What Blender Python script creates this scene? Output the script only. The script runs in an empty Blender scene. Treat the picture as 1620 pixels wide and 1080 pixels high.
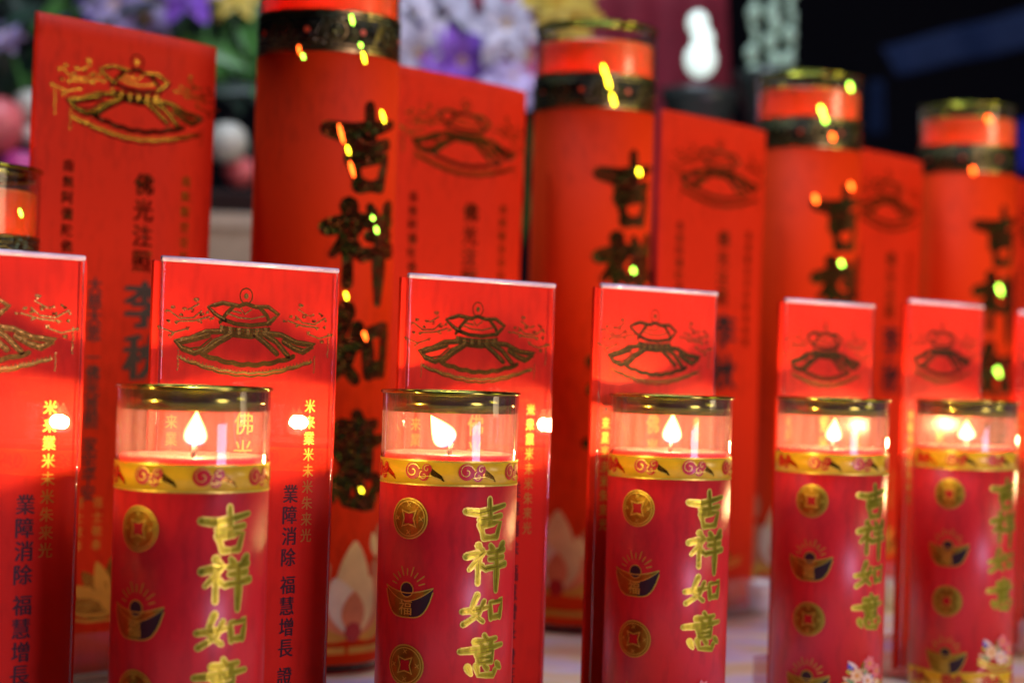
import bpy, bmesh, math, random
from mathutils import Vector, Matrix
random.seed(7)
SC = bpy.context.scene
COL = SC.collection
D = 0.055                     # diameter of a small candle glass, metres
PI = math.pi
R_ = math.radians

# ------------------------------------------------------------------ camera
CAMH = 3.1 * D
PITCH, ROLL = R_(0.76), R_(1.8)
cam = bpy.data.cameras.new('camera')
cam.lens = 66.7; cam.sensor_width = 36; cam.clip_start = 0.02; cam.clip_end = 60
co = bpy.data.objects.new('camera', cam); COL.objects.link(co)
CAMROT = Matrix.Rotation(PI/2 + PITCH, 3, 'X') @ Matrix.Rotation(ROLL, 3, 'Z')
co.matrix_world = Matrix.Translation((0, 0, CAMH)) @ CAMROT.to_4x4()
cam.dof.use_dof = True
cam.dof.focus_distance = 13.9 * D
cam.dof.aperture_fstop = 7.0
SC.camera = co
# ------------------------------------------------------------------ world and lamps
w = bpy.data.worlds.new('World'); SC.world = w; w.use_nodes = True
w.node_tree.nodes['Background'].inputs[0].default_value = (0.35, 0.4, 0.8, 1)
w.node_tree.nodes['Background'].inputs[1].default_value = 0.012

def area(name, loc, target, sx, sy, power, color):
    l = bpy.data.lights.new(name, 'AREA'); l.shape = 'RECTANGLE'; l.size = sx; l.size_y = sy
    l.energy = power; l.color = color
    o = bpy.data.objects.new(name, l); COL.objects.link(o); o.location = loc
    o.rotation_euler = (Vector(target) - Vector(loc)).to_track_quat('-Z', 'Y').to_euler()
    return o
area('ceiling_lamp', (0.15, 1.30, 1.9), (0.1, 1.2, 0.0), 1.0, 0.5, 9.5, (0.50, 0.62, 1.0))
area('room_lamp', (0.95, -0.12, 0.36), (0.0, 0.95, 0.16), 0.34, 0.5, 9.5, (0.80, 0.50, 0.85))
SIDE = (1.30, 0.72, 0.80)
area('side_lamp', SIDE, (0.25, 1.4, 0.38), 0.35, 0.5, 1.8, (1.0, 0.76, 0.46)).data.spread = R_(80)
area('flower_fill', (-0.1, 1.55, 1.6), (-0.25, 2.15, 0.45), 0.6, 0.3, 9.0, (0.9, 0.92, 1.0))  # unseen fill light added to brighten the flowers behind
FLAME = 4.2
FLAME_W = 0.35
HIDDEN_FLAME_W = 0.13

SC.view_settings.view_transform = 'Standard'
SC.view_settings.look = 'None'
SC.view_settings.exposure = 0.0
SC.view_settings.gamma = 1.0
SC.render.engine = 'CYCLES'
cy = SC.cycles
cy.use_denoising = True
try:
    cy.denoiser = 'OPENIMAGEDENOISE'; cy.denoising_input_passes = 'RGB_ALBEDO_NORMAL'
except Exception: pass
cy.max_bounces = 10; cy.transparent_max_bounces = 40; cy.diffuse_bounces = 3; cy.glossy_bounces = 4
cy.sample_clamp_indirect = 6.0
cy.caustics_reflective = False; cy.caustics_refractive = False
cy.use_light_tree = True

# ------------------------------------------------------------------ helpers
def at(px, py, zd):
    """point seen at pixel (px,py) of the 1620x1080 frame at depth zd*D in front of the camera"""
    v = CAMROT @ Vector(((px - 810) / 3000.0, (540 - py) / 3000.0, -1))
    v = v * (zd * D / v.y)
    return Vector((v.x, v.y, v.z + CAMH))

def tag(o, label=None, cat=None, group=None, kind=None):
    if label: o['label'] = label
    if cat: o['category'] = cat
    if group: o['group'] = group
    if kind: o['kind'] = kind
    return o

def empty(name, loc=(0, 0, 0), rz=0.0):
    o = bpy.data.objects.new(name, None); COL.objects.link(o)
    o.empty_display_size = 0.01
    o.location = loc; o.rotation_euler = (0, 0, rz)
    return o

def copy_tree(o, parent=None):
    kids = [c for c in o.children]
    c = o.copy(); COL.objects.link(c)
    if parent is not None: c.parent = parent
    for ch in kids: copy_tree(ch, c)
    return c

class MB:
    def __init__(self): self.v = []; self.f = []; self.m = []; self.s = []
    def add(self, vs, fs, m=0, smooth=False):
        b = len(self.v); self.v += [tuple(p) for p in vs]
        for f in fs: self.f.append([i + b for i in f]); self.m.append(m); self.s.append(smooth)
    def lathe(self, prof, n=48, m=0, smooth=True, c=(0, 0, 0), closed=False):
        vs, fs = [], []
        for r, z in prof:
            for k in range(n):
                a = 2*PI*k/n; vs.append((c[0]+r*math.cos(a), c[1]+r*math.sin(a), c[2]+z))
        L = len(prof); rng = L if closed else L - 1
        for i in range(rng):
            for k in range(n):
                k2 = (k+1) % n; i2 = (i+1) % L
                fs.append((i*n+k, i*n+k2, i2*n+k2, i2*n+k))
        if not closed:
            if prof[0][0] > 1e-6: fs.append(tuple(range(n))[::-1])
            if prof[-1][0] > 1e-6: fs.append(tuple((L-1)*n+k for k in range(n)))
        self.add(vs, fs, m, smooth)
    def box(self, x0, x1, y0, y1, z0, z1, m=0):
        vs = [(x, y, z) for x in (x0, x1) for y in (y0, y1) for z in (z0, z1)]
        self.add(vs, [(0,1,3,2),(4,6,7,5),(0,4,5,1),(2,3,7,6),(0,2,6,4),(1,5,7,3)], m)
    def tube(self, pts, r, n=8, m=0, smooth=True):
        pts = [Vector(p) for p in pts]; vs, fs = [], []
        if not hasattr(r, '__len__'): r = [r]*len(pts)
        for i, p in enumerate(pts):
            d = (pts[min(i+1, len(pts)-1)] - pts[max(i-1, 0)]).normalized()
            a = d.cross(Vector((0, 1, 0.01)))
            if a.length < 1e-4: a = d.cross(Vector((1, 0, 0)))
            a.normalize(); b = d.cross(a)
            for k in range(n):
                t = 2*PI*k/n; vs.append(p + (a*math.cos(t) + b*math.sin(t))*r[i])
        for i in range(len(pts)-1):
            for k in range(n):
                k2 = (k+1) % n; fs.append((i*n+k, i*n+k2, (i+1)*n+k2, (i+1)*n+k))
        fs.append(tuple(range(n))[::-1]); fs.append(tuple((len(pts)-1)*n+k for k in range(n)))
        self.add(vs, fs, m, smooth)
    def ball(self, c, r, n=16, m=0, sz=1.0):
        prof = [(max(1e-7, r*math.sin(PI*i/(n//2))), -r*sz*math.cos(PI*i/(n//2))) for i in range(n//2+1)]
        self.lathe(prof, n, m, True, c)
    def build(self, name, mats, parent=None, loc=None, bevel=None, recalc=True):
        me = bpy.data.meshes.new(name); me.from_pydata(self.v, [], self.f); me.validate(verbose=False)
        if not isinstance(mats, (list, tuple)): mats = [mats]
        for mm in mats: me.materials.append(mm)
        if len(me.polygons) == len(self.f):
            for p, mi, s in zip(me.polygons, self.m, self.s): p.material_index = mi; p.use_smooth = s
        if recalc or bevel:
            bm = bmesh.new(); bm.from_mesh(me)
            if bevel:
                bmesh.ops.bevel(bm, geom=list(bm.edges), offset=bevel, segments=3, profile=0.5, affect='EDGES')
            bmesh.ops.recalc_face_normals(bm, faces=bm.faces)
            bm.to_mesh(me); bm.free()
        o = bpy.data.objects.new(name, me); COL.objects.link(o)
        if parent is not None: o.parent = parent
        if loc is not None: o.location = loc
        return o

# ------------------------------------------------------------------ materials
def newmat(name):
    m = bpy.data.materials.new(name); m.use_nodes = True
    nt = m.node_tree; b = nt.nodes['Principled BSDF']
    return m, nt, b
def noise(nt, scale, detail=3, vec=None, rough=0.5):
    n = nt.nodes.new('ShaderNodeTexNoise'); n.inputs['Scale'].default_value = scale
    n.inputs['Detail'].default_value = detail; n.inputs['Roughness'].default_value = rough
    tc = nt.nodes.new('ShaderNodeTexCoord')
    if vec:
        mp = nt.nodes.new('ShaderNodeMapping'); mp.inputs['Scale'].default_value = vec
        nt.links.new(tc.outputs['Object'], mp.inputs[0]); nt.links.new(mp.outputs[0], n.inputs['Vector'])
    else: nt.links.new(tc.outputs['Object'], n.inputs['Vector'])
    return n
def ramp(nt, src, cols, pos=None):
    r = nt.nodes.new('ShaderNodeValToRGB'); e = r.color_ramp.elements
    while len(e) < len(cols): e.new(0.5)
    for i, c in enumerate(cols):
        e[i].position = pos[i] if pos else i/(len(cols)-1)
        e[i].color = (*c, 1)
    nt.links.new(src, r.inputs[0]); return r
def bump(nt, b, src, strength, dist=0.001):
    bp = nt.nodes.new('ShaderNodeBump'); bp.inputs['Strength'].default_value = strength
    bp.inputs['Distance'].default_value = dist
    nt.links.new(src, bp.inputs['Height']); nt.links.new(bp.outputs[0], b.inputs['Normal'])
def simple(name, col, rough=0.5, metal=0.0, var=0.12, scale=60, coat=0.0, bmp=0.0, spec=0.5, vec=None):
    m, nt, b = newmat(name)
    n = noise(nt, scale, vec=vec)
    lo = tuple(c*(1-var) for c in col); hi = tuple(min(1, c*(1+var)) for c in col)
    r = ramp(nt, n.outputs[0], [lo, hi], [0.3, 0.7]); nt.links.new(r.outputs[0], b.inputs['Base Color'])
    b.inputs['Roughness'].default_value = rough; b.inputs['Metallic'].default_value = metal
    b.inputs['Coat Weight'].default_value = coat; b.inputs['Coat Roughness'].default_value = 0.12
    b.inputs['Specular IOR Level'].default_value = spec
    if bmp: bump(nt, b, n.outputs[0], bmp)
    return m

def clear(name, tint=(1, 1, 1), base=0.04, edge=0.85, power=3.5, haze=0.0, hazecol=(1, .95, .95), rough=0.03, streak=0):
    """thin clear glass or plastic: light passes straight through, edges mirror more"""
    m = bpy.data.materials.new(name); m.use_nodes = True; nt = m.node_tree
    nt.nodes.remove(nt.nodes['Principled BSDF']); out = nt.nodes['Material Output']
    tr = nt.nodes.new('ShaderNodeBsdfTransparent'); tr.inputs[0].default_value = (*tint, 1)
    gl = nt.nodes.new('ShaderNodeBsdfGlossy'); gl.inputs['Roughness'].default_value = rough
    lw = nt.nodes.new('ShaderNodeLayerWeight'); lw.inputs[0].default_value = 0.5
    p = nt.nodes.new('ShaderNodeMath'); p.operation = 'POWER'; p.inputs[1].default_value = power
    ma = nt.nodes.new('ShaderNodeMath'); ma.operation = 'MULTIPLY_ADD'
    ma.inputs[1].default_value = edge; ma.inputs[2].default_value = base; ma.use_clamp = True
    mx = nt.nodes.new('ShaderNodeMixShader')
    L = nt.links.new
    L(lw.outputs['Facing'], p.inputs[0]); L(p.outputs[0], ma.inputs[0]); L(ma.outputs[0], mx.inputs[0])
    L(tr.outputs[0], mx.inputs[1]); L(gl.outputs[0], mx.inputs[2])
    if haze:
        df = nt.nodes.new('ShaderNodeBsdfDiffuse'); df.inputs[0].default_value = (*hazecol, 1)
        tl = nt.nodes.new('ShaderNodeBsdfTranslucent'); tl.inputs[0].default_value = (*hazecol, 1)
        a = nt.nodes.new('ShaderNodeMixShader'); a.inputs[0].default_value = 0.5
        L(df.outputs[0], a.inputs[1]); L(tl.outputs[0], a.inputs[2])
        m2 = nt.nodes.new('ShaderNodeMixShader')
        if streak:
            n = noise(nt, 1.0, 4, (streak, streak, streak*0.06), 0.6)
            r = nt.nodes.new('ShaderNodeMapRange'); r.inputs['From Min'].default_value = 0.35; r.inputs['From Max'].default_value = 0.7
            r.inputs['To Min'].default_value = haze*0.35; r.inputs['To Max'].default_value = haze*1.9
            L(n.outputs[0], r.inputs[0]); L(r.outputs[0], m2.inputs[0])
        else: m2.inputs[0].default_value = haze
        L(mx.outputs[0], m2.inputs[1]); L(a.outputs[0], m2.inputs[2]); mx = m2
    L(mx.outputs[0], out.inputs[0])
    return m

def paper(name, col, trans=0.0, gloss=0.45, coat=0.0):
    m, nt, b = newmat(name)
    n = noise(nt, 240, 4, (1, 1, 0.35)); n2 = noise(nt, 9, 2)
    mxn = nt.nodes.new('ShaderNodeMath'); mxn.operation = 'ADD'
    nt.links.new(n.outputs[0], mxn.inputs[0]); nt.links.new(n2.outputs[0], mxn.inputs[1])
    r = ramp(nt, mxn.outputs[0], [tuple(c*0.86 for c in col), tuple(min(1, c*1.08) for c in col)], [0.7, 1.25])
    nt.links.new(r.outputs[0], b.inputs['Base Color'])
    b.inputs['Roughness'].default_value = gloss; b.inputs['Coat Weight'].default_value = coat
    b.inputs['Coat Roughness'].default_value = 0.15; b.inputs['Specular IOR Level'].default_value = 0.12
    bump(nt, b, n.outputs[0], 0.12, 0.0004)
    if trans:
        t = nt.nodes.new('ShaderNodeBsdfTranslucent'); nt.links.new(r.outputs[0], t.inputs[0])
        mx = nt.nodes.new('ShaderNodeMixShader'); mx.inputs[0].default_value = trans
        out = nt.nodes['Material Output']
        nt.links.new(b.outputs[0], mx.inputs[1]); nt.links.new(t.outputs[0], mx.inputs[2]); nt.links.new(mx.outputs[0], out.inputs[0])
    return m

def foil(name, cols, rough=0.22, metal=1.0, scale=500, strength=0.5, cell=False, cs=60):
    m, nt, b = newmat(name)
    n0 = noise(nt, cs, 3)
    r = ramp(nt, n0.outputs[0], cols, [0.3 + 0.4*i/(len(cols)-1) for i in range(len(cols))])
    nt.links.new(r.outputs[0], b.inputs['Base Color'])
    b.inputs['Metallic'].default_value = metal; b.inputs['Roughness'].default_value = rough
    if cell:
        v = nt.nodes.new('ShaderNodeTexVoronoi'); v.inputs['Scale'].default_value = scale
        tc = nt.nodes.new('ShaderNodeTexCoord'); nt.links.new(tc.outputs['Object'], v.inputs['Vector'])
        bump(nt, b, v.outputs['Distance'], strength, 0.002)
    else:
        n = noise(nt, scale, 2); bump(nt, b, n.outputs[0], strength, 0.0006)
    return m

def emis(name, col, s):
    m, nt, b = newmat(name)
    b.inputs['Base Color'].default_value = (*[min(1, c) for c in col], 1)
    b.inputs['Emission Color'].default_value = (*col, 1); b.inputs['Emission Strength'].default_value = s
    b.inputs['Roughness'].default_value = 0.3
    return m

def wax(name, col, rad, scale):
    m, nt, b = newmat(name)
    n = noise(nt, 90, 3)
    r = ramp(nt, n.outputs[0], [tuple(c*0.9 for c in col), col], [0.3, 0.7]); nt.links.new(r.outputs[0], b.inputs['Base Color'])
    b.inputs['Subsurface Weight'].default_value = 0.85
    b.inputs['Subsurface Radius'].default_value = rad
    b.inputs['Subsurface Scale'].default_value = scale
    b.inputs['Roughness'].default_value = 0.35
    return m

M = dict(
    glass=clear('candle_glass', base=0.05, edge=0.9, power=3.2, haze=0.028, hazecol=(1, .56, .55), streak=420),
    tallglass=clear('tall_candle_glass', base=0.03, edge=0.8, power=3.0),
    acrylic=clear('clear_acrylic', tint=(.99, .985, .99), base=0.04, edge=0.85, power=3.0, haze=0.004),
    footclear=clear('foot_acrylic', tint=(.97, .90, .92), base=0.08, edge=0.8, power=2.2, haze=0.16, hazecol=(.8, .55, .55)),
    scuffed=clear('scuffed_acrylic', tint=(.99, .985, .99), base=0.003, edge=0.2, power=3.0, haze=0.012, rough=.17),
    edge=simple('acrylic_fold_highlight', (.80, .76, .95), 0.12, 0.0, coat=0.6, scale=200),  # lamp highlight along the fold, painted in as a violet-white base colour
    card=paper('red_card', (.74, .026, .008), 0.0, 0.5),
    cloth=paper('red_paper', (.74, .034, .006), 0.06, 0.55),
    label=paper('candle_label', (.95, .036, .042), 0.45, 0.40, 0.8),
    tlabel=paper('tall_label', (.82, .046, .004), 0.0, 0.55, 0.0),
    yellow=simple('yellow_band', (.78, .56, .015), 0.35, 0.0, coat=0.4, scale=150),
    rimmetal=foil('gilt_rim', [(.20, .22, .02), (.30, .33, .04), (.46, .44, .08)], 0.16, 1.0, 60, 0.05),
    gold=foil('gold_print', [(.26, .21, .02), (.50, .42, .04), (.16, .17, .015)], 0.28, 0.9, 500, 0.35),
    chargold=foil('gold_character', [(.32, .36, .02), (.58, .58, .03), (.26, .36, .02)], 0.28, 0.8, 260, 0.3, cs=140),
    goldline=foil('gold_outline', [(.70, .64, .06), (.82, .78, .12)], 0.38, 0.6, 500, 0.3),
    darkgold=foil('dark_gold_ribbon', [(.30, .16, .02), (.50, .31, .045), (.24, .12, .015)], 0.25, 1.0, 500, 0.22),
    bead=foil('gold_bead', [(.80, .50, .08), (.92, .68, .16)], 0.25, 1.0, 700, 0.3),
    orn=foil('gold_ornament', [(.55, .34, .04), (.75, .52, .08)], 0.4, 0.7, 900, 0.4),
    holo=foil('holographic_foil', [(.05, .03, .008), (.08, .06, .012), (.14, .02, .008), (.03, .06, .012), (.10, .08, .015)], 0.2, 1.0, 420, 0.9, True, 110),
    holoband=foil('holographic_band', [(.03, .035, .02), (.09, .10, .04), (.02, .02, .015)], 0.25, 0.9, 420, 0.8, True, 50),
    bandline=foil('band_border', [(.28, .24, .06), (.4, .34, .1)], 0.3, 1.0),
    ink=simple('black_ink', (.018, .008, .008), 0.45, scale=300),
    redprint=simple('red_print', (.50, .008, .008), 0.4, coat=0.3),
    dark=simple('dark_ingot', (.05, .035, .04), 0.35, 0.4),
    white=simple('white_print', (.85, .76, .55), 0.5), pink=simple('pink_print', (.8, .22, .2), 0.5),
    green=simple('green_print', (.12, .35, .08), 0.5), blue=simple('blue_print', (.05, .1, .45), 0.5),
    cream=simple('cream_print', (.85, .66, .30), 0.5), ochre=simple('ochre_print', (.75, .38, .03), 0.5),
    peach=simple('peach_print', (.82, .26, .10), 0.5, var=.35, scale=40),
    wax=wax('red_wax', (.93, .14, .12), (1.0, .10, .08), 0.035),
    twax=wax('orange_red_wax', (1.0, .20, .02), (1.0, .22, .03), 0.03),
    wick=simple('wick', (.03, .02, .02), 0.9),
)
M['tlabel'].node_tree.nodes['Principled BSDF'].inputs['Specular IOR Level'].default_value = 0.06
lb = M['label'].node_tree.nodes['Principled BSDF']
lb.inputs['Specular IOR Level'].default_value = 0.6; lb.inputs['Coat Roughness'].default_value = 0.38; lb.inputs['Coat Weight'].default_value = 1.0
fm = bpy.data.materials.new('flame'); fm.use_nodes = True
nt = fm.node_tree; nt.nodes.remove(nt.nodes['Principled BSDF'])
em = nt.nodes.new('ShaderNodeEmission')
tc = nt.nodes.new('ShaderNodeTexCoord'); sx = nt.nodes.new('ShaderNodeSeparateXYZ')
nt.links.new(tc.outputs['Object'], sx.inputs[0])
mr = nt.nodes.new('ShaderNodeMapRange'); mr.inputs['From Min'].default_value = 0.0; mr.inputs['From Max'].default_value = 0.20*D
nt.links.new(sx.outputs['Z'], mr.inputs[0])
rc = ramp(nt, mr.outputs[0], [(.10, .12, 1.0), (.7, .40, .55), (1, .62, .26), (1, .55, .17)], [0.0, 0.14, 0.3, 1.0])
rs = nt.nodes.new('ShaderNodeMapRange'); rs.inputs['From Min'].default_value = 0.02; rs.inputs['From Max'].default_value = 0.35
rs.inputs['To Min'].default_value = 1.5; rs.inputs['To Max'].default_value = FLAME
nt.links.new(mr.outputs[0], rs.inputs[0])
nt.links.new(rc.outputs[0], em.inputs[0]); nt.links.new(rs.outputs[0], em.inputs[1])
lw = nt.nodes.new('ShaderNodeLayerWeight'); lw.inputs[0].default_value = 0.5
ss = nt.nodes.new('ShaderNodeMapRange'); ss.interpolation_type = 'SMOOTHSTEP'
ss.inputs['From Min'].default_value = 0.99; ss.inputs['From Max'].default_value = 0.15
nt.links.new(lw.outputs['Facing'], ss.inputs[0])
pw = nt.nodes.new('ShaderNodeMath'); pw.operation = 'POWER'; pw.inputs[1].default_value = 3.6; nt.links.new(ss.outputs[0], pw.inputs[0])
tr = nt.nodes.new('ShaderNodeBsdfTransparent'); mxs = nt.nodes.new('ShaderNodeAddShader')
ml = nt.nodes.new('ShaderNodeMath'); ml.operation = 'MULTIPLY'
nt.links.new(pw.outputs[0], ml.inputs[0]); nt.links.new(rs.outputs[0], ml.inputs[1]); nt.links.new(ml.outputs[0], em.inputs[1])
nt.links.new(tr.outputs[0], mxs.inputs[0]); nt.links.new(em.outputs[0], mxs.inputs[1])
nt.links.new(mxs.outputs[0], nt.nodes['Material Output'].inputs[0])
M['flame'] = fm

# ------------------------------------------------------------------ flat prints (bent round glasses or laid on plaques)
GL = {}
def glyph(ch, off=0.0):
    k = (ch, off)
    if k not in GL:
        c = bpy.data.curves.new('glyph', 'FONT'); c.body = ch; c.offset = off; c.resolution_u = 3
        c.align_x = 'LEFT'
        o = bpy.data.objects.new('glyph', c); COL.objects.link(o)
        bpy.context.view_layer.update()
        m = o.to_mesh()
        vs = [(v.co.x, v.co.y) for v in m.vertices]; fs = [list(p.vertices) for p in m.polygons]
        o.to_mesh_clear(); bpy.data.objects.remove(o); bpy.data.curves.remove(c)
        xs = [v[0] for v in vs]; ys = [v[1] for v in vs]
        cx, cyy = (min(xs)+max(xs))/2, (min(ys)+max(ys))/2; s = max(max(xs)-min(xs), max(ys)-min(ys))
        GL[k] = ([((x-cx)/s, (y-cyy)/s) for x, y in vs], fs)
    return GL[k]

class Print:
    """2-D artwork in units of D; layer = tiny height above the sheet"""
    def __init__(self, mats): self.mats = mats; self.v = []; self.f = []; self.m = []; self.tick = 0
    def _add(self, vs, fs, mat, layer):
        self.tick += 1
        h = layer + (self.tick % 10) * 0.00004
        b = len(self.v); self.v += [(x, y, h) for x, y in vs]
        for f in fs: self.f.append([i+b for i in f]); self.m.append(self.mats.index(mat))
    def ribbon(self, pts, wd, mat, layer=0.002, cap=True):
        n = len(pts)
        if not hasattr(wd, '__len__'): wd = [wd]*n
        P = []; W = []
        for i in range(n-1):
            a, b = pts[i], pts[i+1]; L = math.hypot(b[0]-a[0], b[1]-a[1]); k = max(1, int(L/0.06))
            for j in range(k):
                t = j/k; P.append((a[0]+(b[0]-a[0])*t, a[1]+(b[1]-a[1])*t)); W.append(wd[i]+(wd[i+1]-wd[i])*t)
        P.append(pts[-1]); W.append(wd[-1])
        vs, fs = [], []; nc = max(1, int(max(W)/.05))
        for i, p in enumerate(P):
            a, b = P[max(i-1, 0)], P[min(i+1, len(P)-1)]
            dx, dy = b[0]-a[0], b[1]-a[1]; L = math.hypot(dx, dy) or 1; nx, ny = -dy/L, dx/L
            h = W[i]/2
            for j in range(nc+1): t = 1-2*j/nc; vs.append((p[0]+nx*h*t, p[1]+ny*h*t))
        for i in range(len(P)-1):
            for j in range(nc): a = (nc+1)*i+j; fs.append((a, a+1, a+nc+2, a+nc+1))
        self._add(vs, fs, mat, layer)
        if cap:
            for p, ww in ((P[0], W[0]), (P[-1], W[-1])): self.disc(p, ww/2*0.98, mat, layer, 8)
    def disc(self, c, r, mat, layer=0.002, n=20, sy=1.0):
        rings = max(1, int(r/0.05)); vs = [c]; fs = []
        for k in range(1, rings+1):
            for i in range(n):
                a = 2*PI*i/n; vs.append((c[0]+r*k/rings*math.cos(a), c[1]+r*sy*k/rings*math.sin(a)))
        for i in range(n): fs.append((0, 1+i, 1+(i+1) % n))
        for k in range(rings-1):
            for i in range(n):
                j = (i+1) % n; fs.append((1+k*n+i, 1+(k+1)*n+i, 1+(k+1)*n+j, 1+k*n+j))
        self._add(vs, fs, mat, layer)
    def ring(self, c, r, wd, mat, layer=0.003, n=28):
        self.ribbon([(c[0]+r*math.cos(2*PI*i/n), c[1]+r*math.sin(2*PI*i/n)) for i in range(n+1)], wd, mat, layer, False)
    def between(self, xs, lo, hi, mat, layer=0.002):
        vs, fs = [], []
        for x, a, b in zip(xs, lo, hi): vs += [(x, a), (x, (a+b)/2), (x, b)]
        for i in range(len(xs)-1):
            fs.append((3*i, 3*i+3, 3*i+4, 3*i+1)); fs.append((3*i+1, 3*i+4, 3*i+5, 3*i+2))
        self._add(vs, fs, mat, layer)
    def text(self, ch, cx, cyy, size, mat, layer=0.002, off=0.02, sx=1.0):
        vs, fs = glyph(ch)
        for dx, dy in (((-off, 0), (off, 0), (0, off*.7)) if off > .012 else ((0, 0),)):
            self._add([(cx+(x+dx)*size*sx, cyy+(y+dy)*size) for x, y in vs], fs, mat, layer)
    def petal(self, c, ang, L, wd, mat, layer=0.002):
        n = 12; pts = []; ws = []
        for i in range(n+1):
            t = i/n; pts.append((c[0]+math.cos(ang)*L*t, c[1]+math.sin(ang)*L*t)); ws.append(max(0.002, wd*math.sin(PI*min(1, t*0.93+0.05))**0.8))
        self.ribbon(pts, ws, mat, layer, False)
    def build(self, name, fn, parent):
        me = bpy.data.meshes.new(name)
        me.from_pydata([fn(x, y, h) for x, y, h in self.v], [], self.f)
        for k in self.mats: me.materials.append(M[k])
        for p, mi in zip(me.polygons, self.m): p.material_index = mi
        o = bpy.data.objects.new(name, me); COL.objects.link(o); o.parent = parent
        return o
def cyl(R, a0=0.0):
    def fn(x, y, h):
        a = a0 + x/R; r = R + h
        return (r*math.sin(a)*D, -r*math.cos(a)*D, y*D)
    return fn

STROKES = {
 '吉': [[(0,.72),(.3,.68),(1,.86)], [(.55,1.02),(.58,.5)], [(.33,.52),(.88,.6)], [(.33,.4),(.42,.05)], [(.33,.38),(.86,.45),(.76,.08)], [(.42,.07),(.76,.09)]],
 '祥': [[(.3,1),(.4,.88)], [(.03,.74),(.45,.85),(.1,.42)], [(.3,.65),(.3,.08)], [(.38,.5),(.5,.42)], [(.6,1),(.67,.9)], [(.97,1.02),(.86,.9)],
        [(.55,.82),(1,.88)], [(.58,.66),(.97,.7)], [(.5,.44),(1.07,.52)], [(.78,.86),(.79,.3),(.78,-.12)]],
 '如': [[(.3,1),(.15,.5),(.45,.18)], [(.47,.8),(.35,.4),(.0,.1)], [(-.03,.5),(.58,.62)], [(.63,.75),(.66,.25)], [(.63,.75),(.98,.8),(.92,.28)], [(.65,.3),(.92,.32)]],
 '意': [[(.5,1.06),(.56,.96)], [(.28,.9),(.82,.96)], [(.4,.88),(.46,.78)], [(.72,.92),(.65,.78)], [(-.05,.66),(.4,.7),(1.02,.78)], [(.33,.6),(.37,.35)],
        [(.33,.6),(.74,.65),(.7,.35)], [(.38,.48),(.7,.5)], [(.37,.36),(.7,.37)], [(.12,.24),(.2,.06)], [(.32,.26),(.38,.03),(.76,.0),(.82,.13)], [(.52,.28),(.59,.18)], [(.86,.3),(.98,.17)]],
}
def brush(pr, ch, cx, cyy, w, h, inner, outer=None, wt=0.125, l0=0.002):
    for si, st in enumerate(STROKES[ch]):
        pts = [(cx+(x-.5)*w, cyy+(y-.5)*h) for x, y in st]
        n = len(pts); s = min(w, h)
        if n == 2:
            mid = ((pts[0][0]+pts[1][0])/2, (pts[0][1]+pts[1][1])/2 - 0.01*h); pts = [pts[0], mid, pts[1]]; n = 3
        ws = [wt*s*(1.0 + 0.35*math.sin(i*2.1 + st[0][0]*7)) for i in range(n)]
        ws[-1] *= 0.75
        if outer: pr.ribbon(pts, [q+.022 for q in ws], outer, l0)
        pr.ribbon(pts, ws, inner, l0+.003)
        if outer: pr.ribbon(pts, .007, 'gold', l0+.005)

# ------------------------------------------------------------------ small candle
def coin(p, cx, cyy, r=0.148):
    p.disc((cx, cyy), r, 'gold', 0.002, 28); p.ring((cx, cyy), r*0.97, 0.010, 'goldline', 0.005); p.ring((cx, cyy), r*0.84, 0.008, 'goldline', 0.005)
    q = r*0.31
    p.between([cx-q*.8, cx, cx+q*.8], [cyy-q*.8]*3, [cyy+q*.8]*3, 'redprint', 0.006)
    for s in ((1, 0), (-1, 0), (0, 1), (0, -1)):
        if s[0]: pts = [(cx+s[0]*q*1.25, cyy-q*1.3), (cx+s[0]*q*.85, cyy), (cx+s[0]*q*1.25, cyy+q*1.3)]
        else: pts = [(cx-q*1.3, cyy+s[1]*q*1.25), (cx, cyy+s[1]*q*.85), (cx+q*1.3, cyy+s[1]*q*1.25)]
        p.ribbon(pts, 0.009, 'goldline', 0.008)
    for a in (0, 1, 2, 3):
        a = a*PI/2; c2 = (cx+math.cos(a)*r*.66, cyy+math.sin(a)*r*.66); p.ribbon([(c2[0]-.015, c2[1]-.012), (c2[0]+.015, c2[1]+.012)], .006, 'goldline', .007)
        p.ribbon([(c2[0]-.012, c2[1]+.015), (c2[0]+.012, c2[1]-.013)], .006, 'goldline', .0075)
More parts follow.
